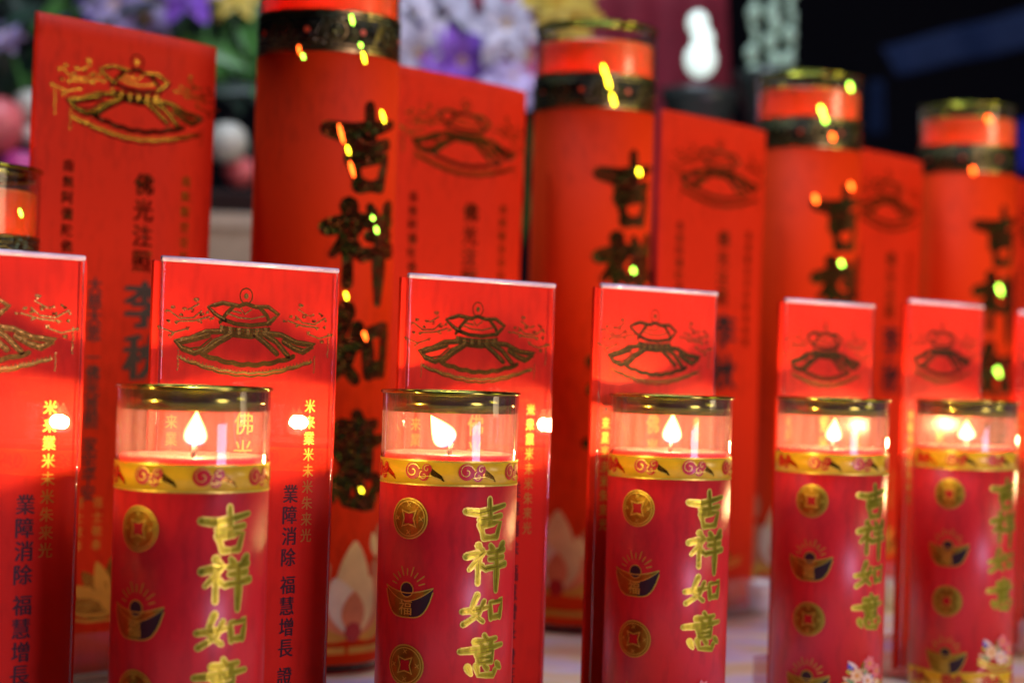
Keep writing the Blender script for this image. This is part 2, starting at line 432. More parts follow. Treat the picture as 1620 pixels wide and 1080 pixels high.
def ingot(p, cx, cyy, s=0.40):
    n = 18; xs = [cx+s*(i/n-.5) for i in range(n+1)]
    def lo(t): return cyy - s*.40*(1-abs(2*t-1)**4.0) + s*.06*abs(2*t-1)**4.0
    def hi(t): return cyy + s*.03 + s*.11*abs(2*t-1)**1.6
    def rm(t): return hi(t) - s*.13*(1-abs(2*t-1)**2)-0.004
    T = [i/n for i in range(n+1)]
    p.between(xs[:11], [lo(t) for t in T[:11]], [rm(t) for t in T[:11]], 'gold', 0.002)
    p.between(xs[10:], [lo(t) for t in T[10:]], [rm(t) for t in T[10:]], 'dark', 0.0022)
    p.between(xs, [rm(t) for t in T], [hi(t) for t in T], 'gold', 0.004)
    p.disc((cx, cyy+s*.09), s*.13, 'dark', 0.0055, 18); p.ring((cx, cyy+s*.09), s*.13, .008, 'goldline', .0075)
    p.ribbon([(x, lo(t)) for x, t in zip(xs, T)], 0.009, 'goldline', 0.008)
    p.ribbon([(x, hi(t)) for x, t in zip(xs, T)], 0.008, 'goldline', 0.008)
    p.ribbon([(x, rm(t)) for x, t in zip(xs, T)], 0.007, 'goldline', 0.0085)
    p.text('福', cx-s*.02, cyy-s*.23, s*.26, 'goldline', 0.010, 0.015)
    for k in range(9):
        a = R_(18 + k*18); r0, r1 = s*.25, s*(.36 + .05*(k % 2))
        p.ribbon([(cx+math.cos(a)*r0, cyy+s*.1+math.sin(a)*r0), (cx+math.cos(a)*r1, cyy+s*.1+math.sin(a)*r1)], 0.008, 'goldline', 0.003)
def cloud(p, cx, cyy, s=0.27):
    def sp(c, r, turns, a0, sg=1):
        return [(c[0]+sg*r*(1-.8*t/14)*math.cos(a0+turns*2*PI*t/14), c[1]+r*(1-.8*t/14)*math.sin(a0+turns*2*PI*t/14)) for t in range(15)]
    a, b, c = (cx-s*.26, cyy+.012), (cx+s*.02, cyy-.018), (cx+s*.10, cyy+.03)
    p.ribbon([(cx-s*.1, cyy), (cx+s*.2, cyy+.01), (cx+s*.42, cyy-.03), (cx+s*.5, cyy-.055)], [.05, .045, .03, .006], 'darkgold', .002)
    p.disc(b, .040, 'redprint', .003, 14); p.disc(c, .036, 'redprint', .0035, 14); p.disc(a, .060, 'redprint', .0045, 18)
    p.ribbon(sp(a, .058, 1.2, 0.3), .0045, 'goldline', .007); p.ribbon(sp(b, .034, 1.0, 2.0), .004, 'goldline', .007)
    p.ribbon(sp(c, .028, .9, 1.0), .004, 'goldline', .007)
    p.ribbon([(cx-s*.1, cyy-.03), (cx+s*.2, cyy-.02), (cx+s*.44, cyy-.045)], .005, 'goldline', .0072)

def flame_light(power, root, loc, r):
    l = bpy.data.lights.new('flame_light', 'POINT'); l.energy = power; l.color = (1, .58, .24); l.shadow_soft_size = r
    o = bpy.data.objects.new('flame_light', l); COL.objects.link(o); o.parent = root; o.location = loc; return o
def make_candle():
    root = empty('glass_candle')
    g = MB(); R = .5
    g.lathe([(.492, .02), (.5, .05), (.5, 2.885), (.4975, 2.89), (.486, 2.885), (.486, .06), (.3, .05)], 72)
    g.v = [(x*D, y*D, z*D) for x, y, z in g.v]; g.build('glass', M['glass'], root)
    b = MB(); b.lathe([(.47, .0), (.485, .006), (.485, .018), (.0001, .018)], 48); b.v = [(x*D, y*D, z*D) for x, y, z in b.v]; b.build('base', M['redprint'], root)
    # rim: rolled bead and an inner skirt
    r = MB(); n = 10
    r.lathe([(.498+.017*math.cos(2*PI*i/n), 2.897+.014*math.sin(2*PI*i/n)) for i in range(n)], 96, closed=True)
    r.v = [(x*D, y*D, z*D) for x, y, z in r.v]; rim = r.build('rim', M['rimmetal'], root)
    s = MB(); s.lathe([(.4835, 2.752), (.4845, 2.883), (.480, 2.883), (.479, 2.752)], 96, closed=True)
    s.v = [(x*D, y*D, z*D) for x, y, z in s.v]; s.build('skirt', M['rimmetal'], rim)
    wx = MB(); wx.lathe([(.45, .06), (.476, .08), (.480, 2.43), (.477, 2.452), (.462, 2.458), (.44, 2.44), (.36, 2.425), (.2, 2.42), (.06, 2.428), (.0001, 2.43)], 64)
    wx.v = [(x*D, y*D, z*D) for x, y, z in wx.v]; wobj = wx.build('wax', M['wax'], root)
    wk = MB(); wk.tube([(0, 0, 2.42*D), (.004*D, 0, 2.47*D), (.015*D, 0, 2.525*D)], .017*D, 6); wk.build('wick', M['wick'], wobj)
    fl = MB(); prof = []; n = 16
    for i in range(n+1):
        t = i/n; prof.append((max(1e-6, 0.090*D*(math.sin(PI*min(1, t**0.62))**0.9)*(1-.12*t)), t*.25*D))
    fl.lathe(prof, 20)
    f = fl.build('flame', M['flame'], root, loc=(.01*D, 0, 2.50*D))
    flame_light(FLAME_W, root, (.012*D, 0, 2.60*D), .05*D)
    # wrapped label with its bands
    def wrap(name, mat, z0, z1, rr=.5035, par=root):
        q = MB(); q.lathe([(rr-.0022, z0), (rr, z0), (rr, z1), (rr-.0022, z1)], 96, closed=True)
        q.v = [(x*D, y*D, z*D) for x, y, z in q.v]; return q.build(name, mat, par)
    lab = wrap('label', M['label'], .281, 2.239)
    bd = wrap('cloud_band', M['yellow'], 2.24, 2.418); bd2 = wrap('cloud_band', M['yellow'], .10, .28)
    A0 = R_(-31); pc = cyl(.5045, A0)
    for band, zc in ((bd, 2.329), (bd2, .19)):
        p = Print(['redprint', 'goldline', 'darkgold'])
        for k in range(8): cloud(p, k*R_(45)*.5045+0.10, zc, .31)
        full = 2*PI*.5045; m = 96
        for e in (zc-.085, zc+.085): p.ribbon([(full*i/m, e) for i in range(m+1)], .012, 'goldline', .0015, False)
        p.build('cloud_print', pc, band)
    S = R_(67)*.5045
    for half in (0,):
        u0 = 0.0
        for z in (2.0, .96):
            p = Print(['gold', 'goldline', 'redprint']); coin(p, u0, z); p.build('coin_print', pc, lab)
        for z in (1.46, .42):
            p = Print(['gold', 'goldline', 'redprint', 'dark']); ingot(p, u0, z); p.build('ingot_print', pc, lab)
        for ch, z in zip('吉祥如意', (2.0, 1.675, 1.355, 1.03)):
            p = Print(['gold', 'goldline', 'chargold'])
            brush(p, ch, u0+S, z, .34, {'如': .23, '意': .27}.get(ch, .29), 'chargold', 'goldline', .130); p.build('gold_character', pc, lab)
        p = Print(['gold', 'goldline', 'green', 'white', 'pink', 'blue', 'ochre', 'cream'])
        rnd = random.Random(4)
        c = (u0+S-.02, .48)
        for k in range(26):
            a = rnd.uniform(-.2, PI+.2); d = rnd.uniform(0, .24)
            p.petal((c[0]+math.cos(a)*d, c[1]-.12+math.sin(a)*d), a+rnd.uniform(-.6, .6), rnd.uniform(.07, .15), rnd.uniform(.03, .06), rnd.choice(['green', 'green', 'cream', 'pink', 'white', 'gold', 'blue']), .002)
        for dx, dy, mt in ((.02, .10, 'pink'), (-.12, .0, 'cream'), (.12, .03, 'pink'), (0, -.05, 'white')):
            for k in range(7): p.petal((c[0]+dx, c[1]+dy), k*.9, .075, .045, mt, .005)
            p.disc((c[0]+dx, c[1]+dy), .02, 'ochre', .008, 10)
        for dy in (-.13, -.17): p.ribbon([(c[0]-.25, c[1]+dy+.06), (c[0]-.1, c[1]+dy), (c[0]+.1, c[1]+dy), (c[0]+.25, c[1]+dy+.06)], .022, 'goldline', .006)
        p.build('flower_print', pc, lab)
    return root

def row(c_px, c_z): return Vector(((c_px-810)/3000*c_z*D, c_z*D, 0))
CL = [  # pixel column, depth, flame lean (x,y), label
 (-215, 11.0, (0, 0), 'lit red glass candle just beyond the left edge of the photo'),
 (311, 12.5, (0, .03), 'lit red glass candle nearest the camera, in front of the large plaque with black writing'),
 (716, 13.95, (0, -.60), 'lit red glass candle with its flame blown sideways, the sharpest one in the row'),
 (1063, 15.6, (0, .02), 'lit red glass candle at the middle right, whose coins face the camera squarely'),
 (1319, 17.2, (0, .05), 'lit red glass candle second from the right, in front of a blurred plaque'),
 (1531, 18.9, (0, -.04), 'lit red glass candle at the right edge, smallest and farthest of the row'),
 (1712, 20.6, (0, 0), 'lit red glass candle just beyond the right edge of the photo')]
cproto = make_candle()
for i, (px, z, ln, lab) in enumerate(CL):
    o = cproto if i == 0 else copy_tree(cproto)
    # roll: pixel column is given at rim height, y about 625
    q = at(px, 625, z); o.location = (q.x, q.y, 0)
    o.rotation_euler = (R_(random.uniform(-.25, .25)), R_(random.uniform(-.25, .25)), R_(random.uniform(-3.5, 3.5)) if i else 0)
    tag(o, lab, 'candle', 'small lit candles in the front row')
    for ch in o.children:
        if ch.name.startswith('flame') and ch.type == 'MESH': ch.rotation_euler = (ln[0], ln[1], 0); ch.scale = (1+.1*math.sin(i*3), 1, [1,1,1.1,1.05,.92,.85,1][i])
        if ch.name.startswith('flame') and ch.type == 'MESH' and i == 2: ch.scale = (1.15, .9, 1.1)

# ------------------------------------------------------------------ emblem and writing
def emblem(p, cx, cyy, w, h, dk='darkgold', br='bead'):
    k = w/600.0; kv = h/430.0
    def T(pts): return [(cx+(x-632)*k, cyy-(y-400)*kv) for x, y in pts]
    def rb(pts, wd=9, mat=dk, l=.002):
        q = T(pts); p.ribbon(q, wd*k*(1.3 if wd > 9 else 1.15), mat, l)
    def hl(pts, wd=3): # bright edge line next to the dark ribbon
        q = T([(x-5, y-6) for x, y in pts]); p.ribbon(q, wd*k*1.25, br, .006)
    p.ring((cx-(14)*k, cyy+190*kv), 24*k, 4*k, dk, .002, 18); p.disc((cx-14*k, cyy+190*kv), 9*k, br, .003, 10)
    L = [[(590,262),(530,250),(475,275),(505,310),(540,335)], [(575,258),(545,300),(520,345)], [(655,262),(705,258),(748,295),(728,318),(705,345)], [(670,262),(700,300),(715,340)],
         [(530,330),(580,350),(640,354),(710,340)], [(590,262),(618,248),(655,262)]]
    for l in L: rb(l, 10)
    for l in ((L[0]), (L[2])): hl(l)
    for y in (368, 384):
        for i in range(17):
            x = 525+i*11.5; q = T([(x, y+9*math.sin(PI*i/16))])[0]; p.disc(q, 6.5*k, dk if i % 3 else br, .004, 8)
    rb([(530,390),(580,405),(640,410),(700,392)], 12)
    B = [[(540,388),(470,395),(410,432),(358,442),(385,480),(430,500),(470,478),(500,440),(570,402)], [(690,388),(760,395),(820,430),(895,440),(850,478),(815,462),(770,428)],
         [(655,398),(700,440),(745,490)], [(690,395),(740,430),(790,500)], [(372,450),(430,430),(480,410)], [(560,410),(510,450),(460,500)]]
    for b in B: rb(b, 14)
    for b in ([(372,462),(410,478),(450,470),(490,425)], [(890,456),(850,462),(810,448),(775,436)]): rb(b, 5)
    for b in ([(545,300),(590,318),(640,322),(690,305)], [(600,275),(615,300),(640,275)], [(560,285),(600,295)]): rb(b, 4, br)
    for b in B: hl(b)
    def scal(x0, x1, y0, dep, n, am):
        return [(x0+(x1-x0)*i/n, y0+dep*math.sin(PI*i/n)+am*abs(math.sin(i*1.57*.5))) for i in range(n+1)]
    rb(scal(455, 812, 500, 45, 24, 7), 12); rb(scal(375, 885, 520, 66, 34, 6), 6, br)
    rb(scal(380, 880, 528, 74, 34, 6), 5, dk)
    for i in range(38):
        t = i/37; x = 380+500*t; y = 512+66*math.sin(PI*t); rb([(x, y), (x, y+10)], 3, br)
    rnd = random.Random(11)
    side = [(430,240),(345,285),(322,308),(375,320),(360,352),(450,312),(490,332),(400,380),(300,385),(338,420),(415,295),(470,300),(385,290),(330,350),(445,345)]
    for x, y in side:
        for mx in (x, 1264-x):
            rb([(mx+8*math.cos(a), y+8*math.sin(a)) for a in [rnd.uniform(0, 6)+j*.8 for j in range(6)]], 3, rnd.choice([br, dk]), .003)
            p.disc(T([(mx+rnd.uniform(-8, 8), y+rnd.uniform(-8, 8))])[0], 4*k, br, .005, 8)
    for c in ([(330,300),(370,335),(420,330),(450,295)], [(305,385),(350,405),(395,385)], [(360,350),(420,345),(480,322)], [(420,240),(440,262),(400,292)]):
        rb(c, 4, br, .0035); rb([(1264-x, y) for x, y in c], 4, br, .0035)
    for x, a, b in ((310, 400, 520), (950, 380, 500), (368, 490, 590), (896, 500, 590)):
        for y in range(a, b, 13): p.disc(T([(x+rnd.uniform(-2, 2), y)])[0], 3.2*k, br, .003, 6)

def orn_mark(p, x, y, s, mat='orn'):
    for a in (0, PI/2, PI/4, -PI/4):
        p.ribbon([(x-math.cos(a)*s/2, y-math.sin(a)*s/2), (x+math.cos(a)*s/2, y+math.sin(a)*s/2)], s*.17, mat, .002)
    for sx_ in (-1, 1):
        p.ribbon([(x+sx_*s*.2, y+s*.45), (x+sx_*s*.28, y+s*.3)], s*.12, mat, .002)

ROWANG = R_(43.5)
def make_plaque():
    W, TOP = 1.70, 3.80
    root = empty('prayer_plaque')
    c = MB(); c.box(-W/2*D, W/2*D, 0, .035*D, .10*D, TOP*D); card = c.build('card', M['card'], root, bevel=.006*D)
    a = MB(); a.box(-(W/2-.05)*D, (W/2-.05)*D, -.052*D, -.012*D, .10*D, (TOP+.015)*D); cov = a.build('cover', M['acrylic'], root, bevel=.006*D)
    e = MB(); e.tube([(-(W/2-.045)*D, -.030*D, (TOP+.014)*D), (-.3*D, -.030*D, (TOP+.016)*D), (.3*D, -.030*D, (TOP+.016)*D), ((W/2-.045)*D, -.030*D, (TOP+.014)*D)], .021*D, 10); e.build('fold_highlight', M['edge'], root)
    for s in (-1, 1):
        e = MB(); e.tube([(s*(W/2-.05)*D, -.032*D, .12*D), (s*(W/2-.05)*D, -.032*D, (TOP+.008)*D)], .008*D, 6); e.build('side_edge', clear_edge, root)
    # clear foot: upright U of acrylic with round corners
    f = MB(); hw = W/2+.04
    f.box(-hw*D, hw*D, -.20*D, -.165*D, .0*D, .42*D); f.box(-hw*D, hw*D, .15*D, .185*D, 0, .42*D); f.box(-hw*D, hw*D, -.163*D, .148*D, 0, .05*D)
    f.build('foot', M['footclear'], root, bevel=.012*D)
    p = Print(['darkgold', 'bead', 'orn', 'ink'])
    emblem(p, 0.0, TOP-.50, 1.42, .64)
    fn = lambda x, y, h: (x*D, -(h+.0005)*D, y*D)
    p.build('emblem', fn, card)
    p = Print(['orn', 'ink'])
    y = TOP-1.03
    for ch in '佛光注照': p.text(ch, -.02, y-.12, .17, 'orn', .002, .02); y -= .21
    for i in range(9):
        g_ = '米来業米未米朱来光'[i]; p.text(g_, .60, TOP-1.02-i*.122, .100, 'orn', .002, .022); p.text(g_, -.66, TOP-1.02-i*.122, .100, 'ink' if i < 1 else 'orn', .002, .022)
    y = TOP-1.68
    for ch in '業障消除 福慧增長 證菩提果 ':
        if ch == ' ': y -= .05; continue
        p.text(ch, .44, y, .135, 'ink', .002, .03); p.text(ch, -.44, y, .135, 'ink', .002, .03); y -= .158
    p.build('writing', fn, card)
    return root
clear_edge = clear('acrylic_side', tint=(.9, .85, .95), base=.25, edge=.6, power=2)
PL = [  # pixel column of the centre at the top edge, pixel row, depth, extra turn
 (-42, 400, 12.35, 0, 'red prayer plaque cut by the left edge, showing a bright flame reflection'),
 (397, 422, 13.85, 0, 'red prayer plaque behind the nearest candle, with the crispest gold canopy emblem'),
 (762, 447, 15.15, 0, 'red prayer plaque behind the candle with the blown flame'),
 (1041, 461, 16.4, 0, 'red prayer plaque behind the middle right candle'),
 (1310, 482, 18.5, -1, 'pale blurred red prayer plaque behind the candle second from the right'),
 (1494, 483, 20.2, 2, 'blurred red prayer plaque behind and left of the farthest candle'),
 (1668, 500, 22.2, 0, 'red prayer plaque barely showing at the right edge')]
pproto = make_plaque()
for i, (px, py, z, tn, lab) in enumerate(PL):
    o = pproto if i == 0 else copy_tree(pproto)
    q = at(px, py, z); o.location = (q.x, q.y, 0); o.rotation_euler.z = ROWANG + R_(tn)
    hz = q.z/D
    o.scale.z = hz/3.80; o.scale.x = [1, .97, .98, .92, .85, .90, 1][i]; print('plaque', i, 'top', round(hz, 3))
    if i >= 3:
        for ch in o.children:
            if ch.name.startswith('cover'): ch.material_slots[0].link = 'OBJECT'; ch.material_slots[0].material = M['scuffed']
    tag(o, lab, 'plaque', 'red plaques standing behind the small candles')

# ------------------------------------------------------------------ tall red papers
def make_tall():
    W, TOP = 2.14, 6.38
    root = empty('prayer_banner')
    def curl(x):   # gentle curl, stronger at the right side
        t = x/(W/2); return (.05*math.sin(t*2.2+.6) + (.32*max(0, t-.45)**1.6 if t > .45 else 0))
    n = 30; m = 24; vs = []; fs = []
    for side in (0, 1):
        for j in range(m+1):
            z = .06 + (TOP-.06)*j/m
            for i in range(n+1):
                x = -W/2+W*i/n; zz = z - (.02*max(0, x) if j == m else 0)
                vs.append((x*D, (curl(x)+side*.018+.010*math.sin(z*1.7+x))*D, zz*D))
    N = (n+1)*(m+1)
    for j in range(m):
        for i in range(n):
            a = j*(n+1)+i; fs.append((a, a+1, a+n+2, a+n+1)); b = a+N; fs.append((b, b+n+1, b+n+2, b+1))
    for i in range(n):
        a = m*(n+1)+i; fs.append((a, a+1, a+1+N, a+N)); fs.append((i, i+N, i+1+N, i+1))
    for j in range(m):
        for i in (0, n):
            a = j*(n+1)+i; fs.append((a, a+n+1, a+n+1+N, a+N))
    b = MB(); b.add(vs, fs, 0, True); sheet = b.build('sheet', M['cloth'], root)
    f = MB(); hw = W/2-.1
    f.box(-hw*D, hw*D, -.28*D, -.24*D, 0, .5*D); f.box(-hw*D, hw*D, .42*D, .46*D, 0, .5*D); f.box(-hw*D, hw*D, -.238*D, .418*D, 0, .05*D)
    f.build('foot', M['acrylic'], root, bevel=.012*D)
    fn = lambda x, y, h: (x*D, (curl(x)+.010*math.sin(y*1.7+x)-h-.004)*D, y*D)
    p = Print(['holo', 'darkgold']); emblem(p, .12, TOP-.70, 1.78, .86, 'holo', 'darkgold'); p.build('emblem', fn, sheet)
    p = Print(['ink', 'orn', 'darkgold', 'ochre', 'cream', 'holo'])
    y = TOP-1.52
    for ch in '佛光注照': p.text(ch, .22, y, .215, 'holo', .002, .035); y -= .255
    y = TOP-1.42
    for k in range(10):
        p.text('南無阿彌陀佛'[k % 6], -.66, y, .12, 'holo', .002, .02)
        p.text('南無觀世音菩薩'[k % 7], .72, y-.02, .11, 'darkgold', .002, .02); y -= .155
    y = TOP-2.72
    for ch in '李秋': p.text(ch, .27, y, .46, 'ink', .002, .05); y -= .52
    y = TOP-2.55
    for ch in '大慈大悲 一佛光普照 家宅平安':
        if ch == ' ': y -= .08; continue
        p.text(ch, -.32, y, .155, 'ink', .002, .025); y -= .135+.02
    for k in range(4):
        for x in (-.42, -.2, .1, .35): p.text('信士敬奉'[k], x, 1.72-k*.14, .11, 'ochre', .002, .01)
    for k in range(9): p.petal((0.0, .62), R_(15+k*19), .55, .2, 'ochre' if k % 2 else 'darkgold', .002)
    for dy in (0, .06): p.ribbon([(-.75, .66+dy), (-.3, .56+dy), (.3, .56+dy), (.75, .66+dy)], .025, 'ochre', .006)
    p.build('writing', fn, sheet)
    return root
TL = [  # px centre at top, top row, depth
 (210, 46, 18.3, 0, 'tall red paper banner at the far left with large brush writing'),
 (732, 122, 21.3, 0, 'tall red paper banner in front of the purple flowers'),
 (1136, 190, 24.2, 0, 'tall red paper banner below the white gourd lamp'),
 (1404, 243, 27.2, 0, 'tall red paper banner between the two rightmost tall candles'),
 (1652, 292, 30.4, 0, 'tall red paper banner cut by the right edge')]
tproto = make_tall()
for i, (px, py, z, tn, lab) in enumerate(TL):
    o = tproto if i == 0 else copy_tree(tproto)
    q = at(px, py, z); o.location = (q.x, q.y, 0); o.rotation_euler.z = ROWANG + R_(tn)
    o.scale.z = q.z/D/6.38; o.scale.x = [1, 1.05, 1.06, 1.0, 1][i]; print('tall', i, 'top', round(q.z/D, 3))
    tag(o, lab, 'banner', 'tall red papers standing in the back row')

# ------------------------------------------------------------------ tall candles
def make_pillar(H, name='tall_candle'):
    root = empty(name); R = .725
    def sc(b): b.v = [(x*D, y*D, z*D) for x, y, z in b.v]; return b
    g = MB(); g.lathe([(.70, .02), (R, .05), (R, H-.02), (R-.004, H-.012), (R-.022, H-.02), (R-.022, .08), (.3, .06)], 72); sc(g).build('glass', M['tallglass'], root)
    r = MB(); n = 10
    r.lathe([(R+.02*math.cos(2*PI*i/n), H-.004+.02*math.sin(2*PI*i/n)) for i in range(n)], 96, closed=True); rim = sc(r).build('rim', M['rimmetal'], root)
    s = MB(); s.lathe([(R-.026, H-.085), (R-.026, H-.02), (R-.034, H-.02), (R-.034, H-.085)], 72, closed=True); sc(s).build('skirt', M['rimmetal'], rim)
    wx = MB(); wx.lathe([(.6, .09), (R-.03, .12), (R-.03, H-.235), (R-.045, H-.20), (R-.10, H-.205), (.34, H-.235), (.30, H-.28), (.30, H-.80), (.0001, H-.82)], 64); sc(wx).build('wax', M['twax'], root)
    fl = MB(); fl.lathe([(max(1e-6, .075*D*(math.sin(PI*min(1, (i/12)**0.62))**0.9)), i/12*.30*D) for i in range(13)], 16)
    fl.build('flame', M['flame'], root, loc=(0, 0, (H-.74)*D)); flame_light(HIDDEN_FLAME_W, root, (0, 0, (H-.62)*D), .06*D)  # unseen flame and light, added in a wax well to make the wax glow
    b = MB(); b.lathe([(.60, 0), (.715, .004), (.715, .016), (.0001, .016)], 48); sc(b).build('base', M['redprint'], root)
    def wrap(nm, mat, z0, z1, rr, par=root):
        q = MB(); q.lathe([(rr-.0022, z0), (rr, z0), (rr, z1), (rr-.0022, z1)], 96, closed=True); return sc(q).build(nm, mat, par)
    bt, bb = H-.60, H-1.02
    band = wrap('foil_band', M['holoband'], bb, bt, R+.005)
    lab = wrap('label', M['tlabel'], .10, bb-.002, R+.005)
    fn = cyl(R+.006, R_(35)); p = Print(['bandline', 'holo', 'twaxp'])
    full = 2*PI*R
    for e, wd in ((bt-.02, .02), (bb+.02, .025), (bt-.07, .008), (bb+.07, .008)): p.ribbon([(full*i/96, e) for i in range(97)], wd, 'bandline', .003, False)
    for k in range(8):
        u = full*(k+.5)/8
        p.ring((u, (bt+bb)/2), .10, .012, 'bandline', .004, 20)
        for j in range(4): p.ribbon([(u-.2+j*.03, bb+.1+.03*j), (u-.13+j*.02, bt-.1)], .008, 'bandline', .004)
        p.disc((u+.27, (bt+bb)/2), .03, 'twaxp', .004, 10)
    p.build('band_print', fn, band)
    for ch, z in zip('吉祥如意', (5.26, 4.26, 3.22, 2.12)):
        p = Print(['holo', 'bandline']); brush(p, ch, .02, z/7.25*H, .80, .84*min(1, H/7.25), 'holo', None, .21); p.build('foil_character', fn, lab)
    p = Print(['cream', 'ochre', 'redprint', 'green', 'white', 'pink', 'peach'])
    rnd = random.Random(2)
    for k in range(6):
        u = full*k/6+.05; lay = .002
        for a, L_, w_, mt in ((20, .62, .34, 'ochre'), (160, .62, .34, 'ochre'), (48, .78, .38, 'peach'), (132, .78, .38, 'peach'), (90, .92, .42, 'cream'), (68, .60, .34, 'cream'), (112, .60, .34, 'white'), (90, .42, .28, 'peach')):
            p.petal((u, .40+(k % 2)*.12), R_(a), L_, w_, mt, lay); lay += .001
        p.disc((u, .42+(k % 2)*.12), .10, 'redprint', .011, 12)
        p.petal((u+.32, 1.15-(k % 2)*.25), R_(80), .34, .2, 'peach', .004); p.petal((u+.32, 1.15-(k % 2)*.25), R_(110), .26, .14, 'cream', .006)
        p.ribbon([(u+.30, .5), (u+.30, .9), (u+.32, 1.2)], .03, 'green', .0015)
    p.ribbon([(full*i/96, .24) for i in range(97)], .07, 'ochre', .009, False)
    p.build('lotus_print', fn, lab)
    return root
M['twaxp'] = simple('orange_dot', (.8, .12, .03), 0.4)
PT = [
 (515, 250, 19.45, 'tall red glass candle behind the nearest plaque, its top cut by the frame'),
 (938, 250, 22.9, 'tall red glass candle right of the purple flowers'),
 (1277, 250, 26.1, 'tall red glass candle second from the right, between two paper banners'),
 (1530, 250, 28.5, 'tall red glass candle at the right edge against the blue backdrop')]
hproto = make_pillar(7.18); TALLS = []
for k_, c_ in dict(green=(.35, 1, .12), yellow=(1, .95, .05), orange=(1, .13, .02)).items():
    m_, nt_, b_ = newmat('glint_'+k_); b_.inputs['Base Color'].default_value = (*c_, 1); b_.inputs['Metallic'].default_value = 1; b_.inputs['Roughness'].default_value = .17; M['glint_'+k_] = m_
for i, (px, py, z, lab) in enumerate(PT):
    o = hproto if i == 0 else copy_tree(hproto)
    q = at(px, py, z); o.location = (q.x, q.y, 0); o.rotation_euler.z = R_([2, -1, -3, -5][i])
    tag(o, lab, 'candle', 'tall candles in the back row'); TALLS.append(o)
q = at(-66, 280, 17.0)
o = make_pillar(4.72, 'pillar_candle'); o.location = (q.x, q.y, 0); o.rotation_euler.z = R_(40)
tag(o, 'shorter unlit glass candle peeking in at the left edge above the first plaque', 'candle')

# added foil glints: tinted mirror facets tilted to flash side_lamp at the camera
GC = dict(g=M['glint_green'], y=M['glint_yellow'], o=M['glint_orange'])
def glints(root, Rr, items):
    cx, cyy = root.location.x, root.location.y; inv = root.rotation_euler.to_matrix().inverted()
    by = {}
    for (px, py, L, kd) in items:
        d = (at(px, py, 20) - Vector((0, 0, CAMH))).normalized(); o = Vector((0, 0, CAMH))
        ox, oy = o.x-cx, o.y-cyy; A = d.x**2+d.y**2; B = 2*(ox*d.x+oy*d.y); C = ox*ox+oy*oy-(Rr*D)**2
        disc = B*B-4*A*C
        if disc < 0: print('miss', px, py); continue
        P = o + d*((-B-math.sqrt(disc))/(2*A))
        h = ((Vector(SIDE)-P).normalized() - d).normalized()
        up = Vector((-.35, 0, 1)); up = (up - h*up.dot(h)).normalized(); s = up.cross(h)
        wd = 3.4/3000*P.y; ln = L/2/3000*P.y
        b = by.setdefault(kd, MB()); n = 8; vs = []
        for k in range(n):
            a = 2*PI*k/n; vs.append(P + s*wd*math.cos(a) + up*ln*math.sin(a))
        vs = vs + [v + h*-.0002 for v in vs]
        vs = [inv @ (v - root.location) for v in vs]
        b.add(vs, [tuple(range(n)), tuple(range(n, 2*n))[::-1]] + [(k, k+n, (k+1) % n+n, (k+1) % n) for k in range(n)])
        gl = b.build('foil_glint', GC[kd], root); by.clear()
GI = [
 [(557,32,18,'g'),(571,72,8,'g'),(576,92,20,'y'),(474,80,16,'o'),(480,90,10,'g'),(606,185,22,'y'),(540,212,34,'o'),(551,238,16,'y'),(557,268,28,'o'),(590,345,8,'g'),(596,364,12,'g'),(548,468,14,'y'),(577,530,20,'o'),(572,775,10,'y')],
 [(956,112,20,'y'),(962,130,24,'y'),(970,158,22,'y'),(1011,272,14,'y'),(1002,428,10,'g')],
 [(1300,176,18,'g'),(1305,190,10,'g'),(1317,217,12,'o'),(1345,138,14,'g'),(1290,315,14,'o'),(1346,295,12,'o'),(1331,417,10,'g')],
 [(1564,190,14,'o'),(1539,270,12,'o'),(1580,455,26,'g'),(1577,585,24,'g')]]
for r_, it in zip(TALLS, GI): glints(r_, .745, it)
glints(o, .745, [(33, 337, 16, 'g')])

# ------------------------------------------------------------------ table and background
TB = 44
mt, nt, b = newmat('table_cloth')
n = noise(nt, 11, 3, (1, 1.6, 1))
r = ramp(nt, n.outputs[0], [(.60, .62, .90), (.92, .90, .90), (.92, .82, .45), (.85, .60, .35)], [.36, .46, .55, .66])
nt.links.new(r.outputs[0], b.inputs['Base Color']); b.inputs['Roughness'].default_value = .35
n2 = noise(nt, 900, 2); bump(nt, b, n2.outputs[0], .25)
tb = MB(); tb.box(-1.4, 1.9, .25, TB*D, -.04, 0)
tag(tb.build('table', mt), 'white and yellow patterned altar cloth under the candles', 'table', kind='structure')
bd = MB(); bd.box(-4, 4, 5.0, 5.05, -1.5, 4)
tag(bd.build('wall', simple('dark_wall', (.012, .013, .02), .9)), 'black wall far behind the altar', 'wall', kind='structure')

# porcelain cups on the table
cup = MB(); cup.lathe([(.16, 0), (.2, .03), (.26, .2), (.30, .36), (.28, .36), (.22, .1), (.0001, .08)], 32); cup.v = [(x*D, y*D, z*D) for x, y, z in cup.v]
c1 = cup.build('offering_cup', simple('porcelain', (.8, .78, .8), .12, coat=.6))
for i, (px, py, z, lab) in enumerate([(1200, 975, 25.2, 'small white porcelain cup right of the third tall banner'), (1398, 965, 26.0, 'small white porcelain cup between the two farthest small candles')]):
    o = c1 if i == 0 else c1.copy()
    if i: COL.objects.link(o)
    q = at(px, py, z); o.location = (q.x, q.y, 0); tag(o, lab, 'cup', 'white cups on the cloth')

